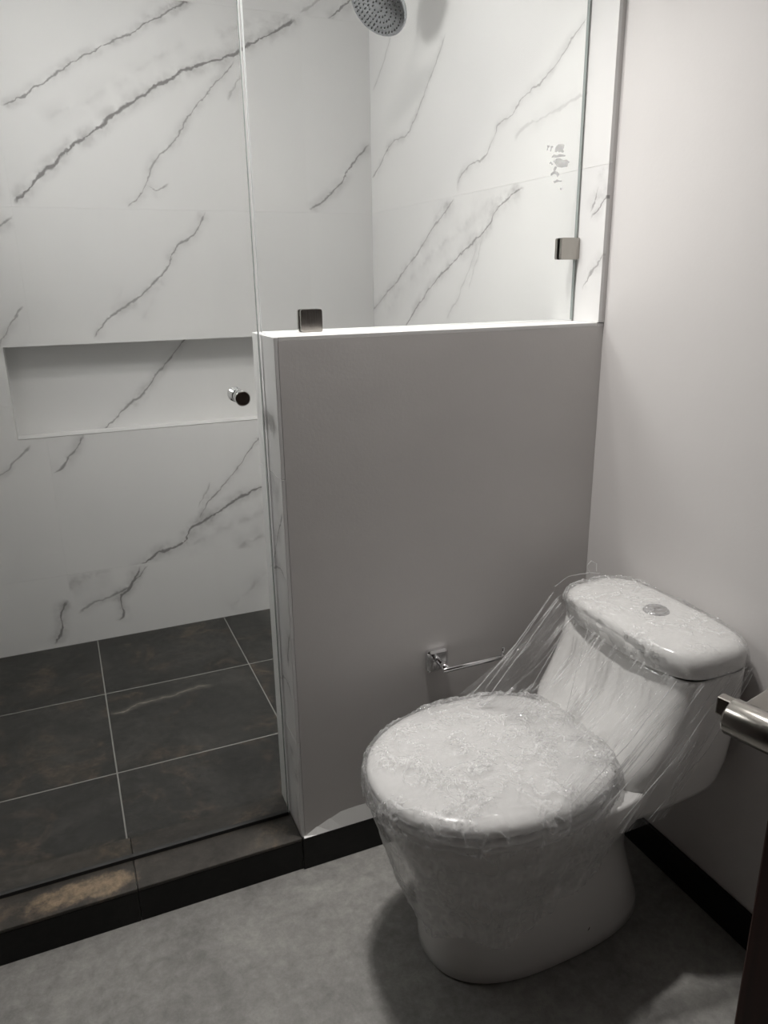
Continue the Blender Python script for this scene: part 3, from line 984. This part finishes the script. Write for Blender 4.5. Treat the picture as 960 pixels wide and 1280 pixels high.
# ------------------------------------------------------------------ stretch film around the toilet
film = empty('plastic_wrap', (0.40, YC, 0.10))
tag(film, 'crinkled transparent stretch film wrapped over the toilet seat and tank', 'plastic wrap')

def nz(x, y, z, f, seed=0.0):
    return noise.noise(Vector((x * f + seed, y * f - seed, z * f + seed * 0.5)))

def sstep(a, b_, x):
    t = min(1.0, max(0.0, (x - a) / (b_ - a)))
    return t * t * (3 - 2 * t)

def ridge(v, k):
    return max(0.0, 1.0 - abs(v) * k)

def creases(p, seed, aniso):
    """fold strength and height at a point of the film"""
    q = Vector((p[0] * aniso[0], p[1] * aniso[1], p[2] * aniso[2]))
    wv = Vector((noise.noise(q * 18 + Vector((seed, 0, 0))), noise.noise(q * 18 + Vector((0, seed, 4))), noise.noise(q * 18 + Vector((2, 0, seed))))) * 0.018
    q2 = q + wv
    n1 = noise.noise(q2 * 34 + Vector((seed, seed, 1)))
    n2 = noise.noise(q2 * 75 + Vector((1, seed, seed)))
    n3 = noise.noise(q2 * 130 + Vector((seed, 3, seed)))
    g1 = sstep(-0.40, 0.35, noise.noise(q * 13 + Vector((9, seed, 2))))
    g2 = sstep(-0.30, 0.40, noise.noise(q * 21 + Vector((seed, 5, 8))))
    r1, r2, r3 = ridge(n1, 5.0), ridge(n2, 4.0), ridge(n3, 3.5)
    fold = min(1.0, r1 * r1 * g1 + 0.8 * r2 * r2 * g2 + 0.5 * r3 * r3 * g1 * g2)
    hgt = 0.45 * ridge(n1, 2.2) * (0.3 + g1) + 0.50 * ridge(n2, 2.2) * (0.35 + g2) + 0.42 * ridge(n3, 2.0) * (0.4 + 0.6 * g1) + 0.15 * noise.noise(q * 22)
    return fold, hgt

def film_mesh(name, grid, closed, amp, seed, mat, aniso=(1, 1, 1), cap=False, gain=1.0):
    nr, nc = len(grid), len(grid[0])
    G_ = [[Vector(q) for q in row] for row in grid]
    verts, folds = [], []
    for r in range(nr):
        for c in range(nc):
            a = G_[min(r + 1, nr - 1)][c] - G_[max(r - 1, 0)][c]
            if closed:
                t = G_[r][(c + 1) % nc] - G_[r][(c - 1) % nc]
            else:
                t = G_[r][min(c + 1, nc - 1)] - G_[r][max(c - 1, 0)]
            n = t.cross(a)
            n = n.normalized() if n.length > 1e-12 else Vector((0, 0, 1))
            p = G_[r][c]
            if n.dot(p - Vector((0.42, YC, 0.25))) < 0:
                n = -n
            f, hgt = creases(p, seed, aniso)
            verts.append(p + n * amp * hgt)
            folds.append(f * gain)
    faces = []
    for r in range(nr - 1):
        for c in range(nc if closed else nc - 1):
            d = (c + 1) % nc
            faces.append((r * nc + c, r * nc + d, (r + 1) * nc + d, (r + 1) * nc + c))
    if cap:
        faces.append(tuple(range(nc)))
    me = bpy.data.meshes.new(name)
    me.from_pydata([tuple(v) for v in verts], [], faces)
    at = me.attributes.new('fold', 'FLOAT', 'POINT')
    at.data.foreach_set('value', folds)
    me.materials.append(mat)
    for f in me.polygons:
        f.use_smooth = True
    o = bpy.data.objects.new(name, me)
    C.objects.link(o)
    o.parent = film
    o.matrix_parent_inverse = film.matrix_world.inverted()
    return o

def refine(prof, k):
    fine = []
    for a, b_ in zip(prof, prof[1:]):
        d = (Vector(a[:2]) - Vector(b_[:2])).length + abs(a[2] - b_[2]) + abs(a[3] - b_[3])
        n = max(2, int(d / k))
        for t in range(n):
            fine.append(tuple(a[i] + (b_[i] - a[i]) * t / n for i in range(4)))
    fine.append(prof[-1])
    return fine

NS = 620
def fe(front, back, hw, z, **k):
    return egg(front, back, hw, z, xm=0.285, n=NS, **k)
# over the seat
prof = [(0.2845, 0.2855, 0.0005, 0.4455), (0.18, 0.40, 0.079, 0.4440), (0.135, 0.445, 0.121, 0.4430), (0.105, 0.475, 0.150, 0.4410), (0.082, 0.497, 0.170, 0.4385), (0.066, 0.51, 0.1845, 0.4350),
        (0.055, 0.518, 0.194, 0.4295), (0.048, 0.522, 0.2005, 0.4225), (0.0455, 0.524, 0.2030, 0.415), (0.0450, 0.524, 0.2035, 0.405), (0.046, 0.523, 0.2025, 0.395), (0.049, 0.52, 0.2005, 0.386)]
film_mesh('seat_film', [fe(*q) for q in refine(prof, 0.0032)], True, 0.0085, 1.3, M_film_seat, (1, 1, 1), True)
# hanging skirt below the seat with a ragged hem
sk = [(0.049, 0.52, 0.2005, 0.386), (0.053, 0.535, 0.1995, 0.36), (0.062, 0.55, 0.194, 0.33), (0.072, 0.56, 0.187, 0.30), (0.082, 0.57, 0.178, 0.265), (0.093, 0.578, 0.168, 0.23), (0.104, 0.585, 0.159, 0.195), (0.116, 0.59, 0.152, 0.16), (0.127, 0.592, 0.147, 0.125)]
rings = []
fine = refine(sk, 0.008)
for k, q in enumerate(fine):
    t = k / (len(fine) - 1)
    r2 = []
    for (x, y, z) in fe(*q):
        hem = 0.03 * nz(x, y, 0, 14.0, 7) * t * t + max(0, (x - 0.24)) * 0.42 * t
        d = Vector((x - 0.32, y - YC, 0)).normalized()
        an = math.atan2(d.y, d.x)
        fold_ = 0.010 * t * (nz(an * 3, 0, z * 2, 2.2, 5) + 0.35 * nz(an * 9, 0, z * 3, 2.0, 9))
        r2.append((x + d.x * fold_, y + d.y * fold_, z + hem))
    rings.append(r2)
film_mesh('skirt_film', rings, True, 0.005, 4.1, M_film_skirt, (0.7, 0.7, 0.35))
# over the tank lid
lp = [(0.6580, 0.6590, 0.0005, 0.6595), (0.613, 0.714, 0.1296, 0.6585), (0.592, 0.731, 0.169, 0.6570), (0.577, 0.740, 0.1835, 0.6540), (0.567, 0.7465, 0.192, 0.6465), (0.5635, 0.7485, 0.1955, 0.634), (0.563, 0.749, 0.196, 0.622), (0.564, 0.7485, 0.1955, 0.613)]
rings = []
for (a, b_, h_, z) in refine(lp, 0.003):
    rings.append([(min(x, 0.7495), y, zz) for (x, y, zz) in rrect(a, b_, h_, z, 4.2, n=480, bulge=0.022 * min(1, h_ / 0.17), zf=lid_z)])
film_mesh('lid_film', rings, True, 0.0050, 7.7, M_film_lid, (1, 1, 1), True)

# film pulled tight between the tank and the seat
def interp(poly, t):
    L = [0.0]
    for a, b_ in zip(poly, poly[1:]):
        L.append(L[-1] + (Vector(b_) - Vector(a)).length)
    s = t * L[-1]
    for i in range(len(poly) - 1):
        if s <= L[i + 1] + 1e-9:
            f = (s - L[i]) / max(1e-9, L[i + 1] - L[i])
            return Vector(poly[i]).lerp(Vector(poly[i + 1]), f)
    return Vector(poly[-1])

def tent(A, B, nu, nv, amp, seed, sag, name, f=26.0, jit=0.0):
    verts, folds, faces = [], [], []
    for i in range(nu + 1):
        t = i / nu
        tb = min(1, max(0, t + jit * nz(t * 5, 0, 0, 2.0, seed + 8)))
        a, b_ = interp(A, t), interp(B, tb)
        for j in range(nv + 1):
            s = j / nv
            p = a.lerp(b_, s)
            win = math.sin(math.pi * s) ** 0.6
            tt = t + 0.012 * noise.noise(Vector((t * 9, s * 2.0, seed)))
            n1 = noise.noise(Vector((tt * f, s * 0.8, seed)))
            n2 = noise.noise(Vector((tt * f * 2.4, s * 1.5, seed + 5)))
            g1 = sstep(-0.1, 0.5, noise.noise(Vector((tt * 8, s * 3.0, seed + 2))))
            g2 = sstep(0.0, 0.5, noise.noise(Vector((tt * 14, s * 4.5, seed + 9))))
            sp = sstep(0.15, 0.6, noise.noise(Vector((tt * 60, s * 16, seed + 4))))
            k = amp * win * (0.8 * n1 + 0.5 * ridge(n2, 2.0))
            dn = Vector((-0.6, (p.y - YC) * 2.0, 0.6)).normalized()
            verts.append(tuple(p + dn * (k - sag * math.sin(math.pi * s))))
            folds.append(min(1.0, ridge(n1, 6.0) ** 2 * g1 + 0.9 * ridge(n2, 5.0) ** 2 * g2 + 0.35 * sp * g1))
    for i in range(nu):
        for j in range(nv):
            faces.append((i * (nv + 1) + j, i * (nv + 1) + j + 1, (i + 1) * (nv + 1) + j + 1, (i + 1) * (nv + 1) + j))
    me = bpy.data.meshes.new(name)
    me.from_pydata(verts, [], faces)
    at = me.attributes.new('fold', 'FLOAT', 'POINT')
    at.data.foreach_set('value', folds)
    me.materials.append(M_film_tent)
    for q in me.polygons:
        q.use_smooth = True
    o = bpy.data.objects.new(name, me)
    C.objects.link(o)
    o.parent = film
    o.matrix_parent_inverse = film.matrix_world.inverted()
    return o

tent([(0.640, -0.126, 0.628), (0.592, -0.128, 0.632), (0.563, -0.142, 0.63), (0.546, -0.20, 0.624), (0.541, -0.32, 0.620), (0.546, -0.43, 0.620), (0.560, -0.505, 0.618)],
     [(0.440, -0.126, 0.418), (0.380, -0.118, 0.432), (0.335, -0.125, 0.440), (0.345, -0.20, 0.447), (0.380, -0.30, 0.449), (0.380, -0.40, 0.447), (0.33, -0.505, 0.434)],
     340, 46, 0.006, 2.0, 0.012, 'front_film', 30.0, 0.02)
tent([(0.552, -0.47, 0.617), (0.562, -0.515, 0.614), (0.600, -0.523, 0.612), (0.660, -0.523, 0.612), (0.728, -0.521, 0.612)],
     [(0.335, -0.49, 0.438), (0.290, -0.520, 0.420), (0.350, -0.528, 0.380), (0.450, -0.524, 0.345), (0.560, -0.514, 0.335)],
     300, 46, 0.007, 6.0, 0.002, 'side_film', 26.0, 0.03)

# a few rope-like twists in the film and the loose tip at the corner of the lid
def strand(pts, r, name='film_strand'):
    P = []
    for a, b in zip(pts, pts[1:]):
        for k in range(8):
            q = Vector(a).lerp(Vector(b), k / 8)
            P.append(q + Vector((nz(q.x, q.y, q.z, 60, 1), nz(q.x, q.y, q.z, 60, 2), nz(q.x, q.y, q.z, 60, 3))) * 0.0012)
    P.append(Vector(pts[-1]))
    rr = [r * (0.6 + 0.6 * abs(nz(i * 0.4, 0, 0, 1.0, 4))) for i in range(len(P))]
    return link(name, add_tube(bmesh.new(), P, rr, 5), M_strand, film, True)
strand([(0.566, -0.122, 0.632), (0.47, -0.128, 0.53), (0.360, -0.135, 0.438)], 0.0020)
strand([(0.575, -0.114, 0.630), (0.50, -0.117, 0.54), (0.400, -0.121, 0.432)], 0.0016)
strand([(0.556, -0.15, 0.624), (0.47, -0.16, 0.535), (0.372, -0.175, 0.446)], 0.0012)
strand([(0.550, -0.21, 0.620), (0.50, -0.22, 0.55), (0.420, -0.235, 0.455)], 0.0010)
strand([(0.548, -0.27, 0.618), (0.50, -0.30, 0.54), (0.450, -0.335, 0.455)], 0.0011)
strand([(0.560, -0.50, 0.612), (0.45, -0.512, 0.52), (0.330, -0.510, 0.424)], 0.0013)
strand([(0.60, -0.524, 0.606), (0.50, -0.526, 0.50), (0.380, -0.518, 0.385)], 0.0012)
strand([(0.66, -0.525, 0.604), (0.56, -0.526, 0.48), (0.440, -0.514, 0.352)], 0.0011)
strand([(0.720, -0.523, 0.600), (0.63, -0.526, 0.47), (0.520, -0.510, 0.340)], 0.0010)
strand([(0.68, -0.105, 0.650), (0.672, -0.100, 0.668), (0.684, -0.098, 0.680), (0.697, -0.102, 0.672), (0.694, -0.108, 0.655)], 0.0011, 'film_tip')
strand([(0.575, -0.114, 0.642), (0.62, -0.104, 0.655), (0.67, -0.106, 0.656), (0.70, -0.112, 0.652)], 0.0012)

# ------------------------------------------------------------------ entrance door, standing open beside the camera
aD = math.radians(13)
Nn = Vector((math.cos(aD), math.sin(aD), 0))
Ln = Vector((math.sin(aD), -math.cos(aD), 0))
E0 = Vector((-0.036, -1.105, 1.0515))
PE = E0 + Nn * 0.105 - Ln * 0.014
door = empty('door_1', (PE.x, PE.y, 0))
door['kind'] = 'structure'
a0 = (PE.x, PE.y)
a1 = (PE + Nn * 0.04)
a2 = a1 + Ln * 0.78
a3 = PE + Ln * 0.78
link('door_leaf', prism([a0, (a1.x, a1.y), (a2.x, a2.y), (a3.x, a3.y)], 2, 0.008, 2.08, 0.0015), M_wood, door)
hd = link('door_handle', add_tube(bmesh.new(), [E0 + Ln * 0.0, E0 + Ln * 0.0015, E0 + Ln * 0.118, E0 + Ln * 0.12], [0.0098, 0.0112, 0.0112, 0.0098], 28), M_nickel, door, True)
def obox(c, hl, hn, hz):
    bm = box((-1, -1, -1), (1, 1, 1))
    for v in bm.verts:
        v.co = c + Ln * v.co.x * hl + Nn * v.co.y * hn + Vector((0, 0, v.co.z * hz))
    bmesh.ops.bevel(bm, geom=list(bm.edges), offset=0.0012, segments=2, profile=0.5, affect='EDGES')
    return bm
link('handle_neck', obox(E0 + Ln * 0.012 + Nn * 0.052 + Vector((0, 0, 0.0025)), 0.0075, 0.0525, 0.0060), M_nickel, hd)
link('handle_tip', obox(E0 - Ln * 0.002 + Nn * 0.001 + Vector((0, 0, 0.004)), 0.006, 0.0038, 0.0058), M_nickel, hd)
link('handle_plate', obox(E0 + Ln * 0.022 + Nn * 0.102, 0.022, 0.0029, 0.05), M_nickel, hd)
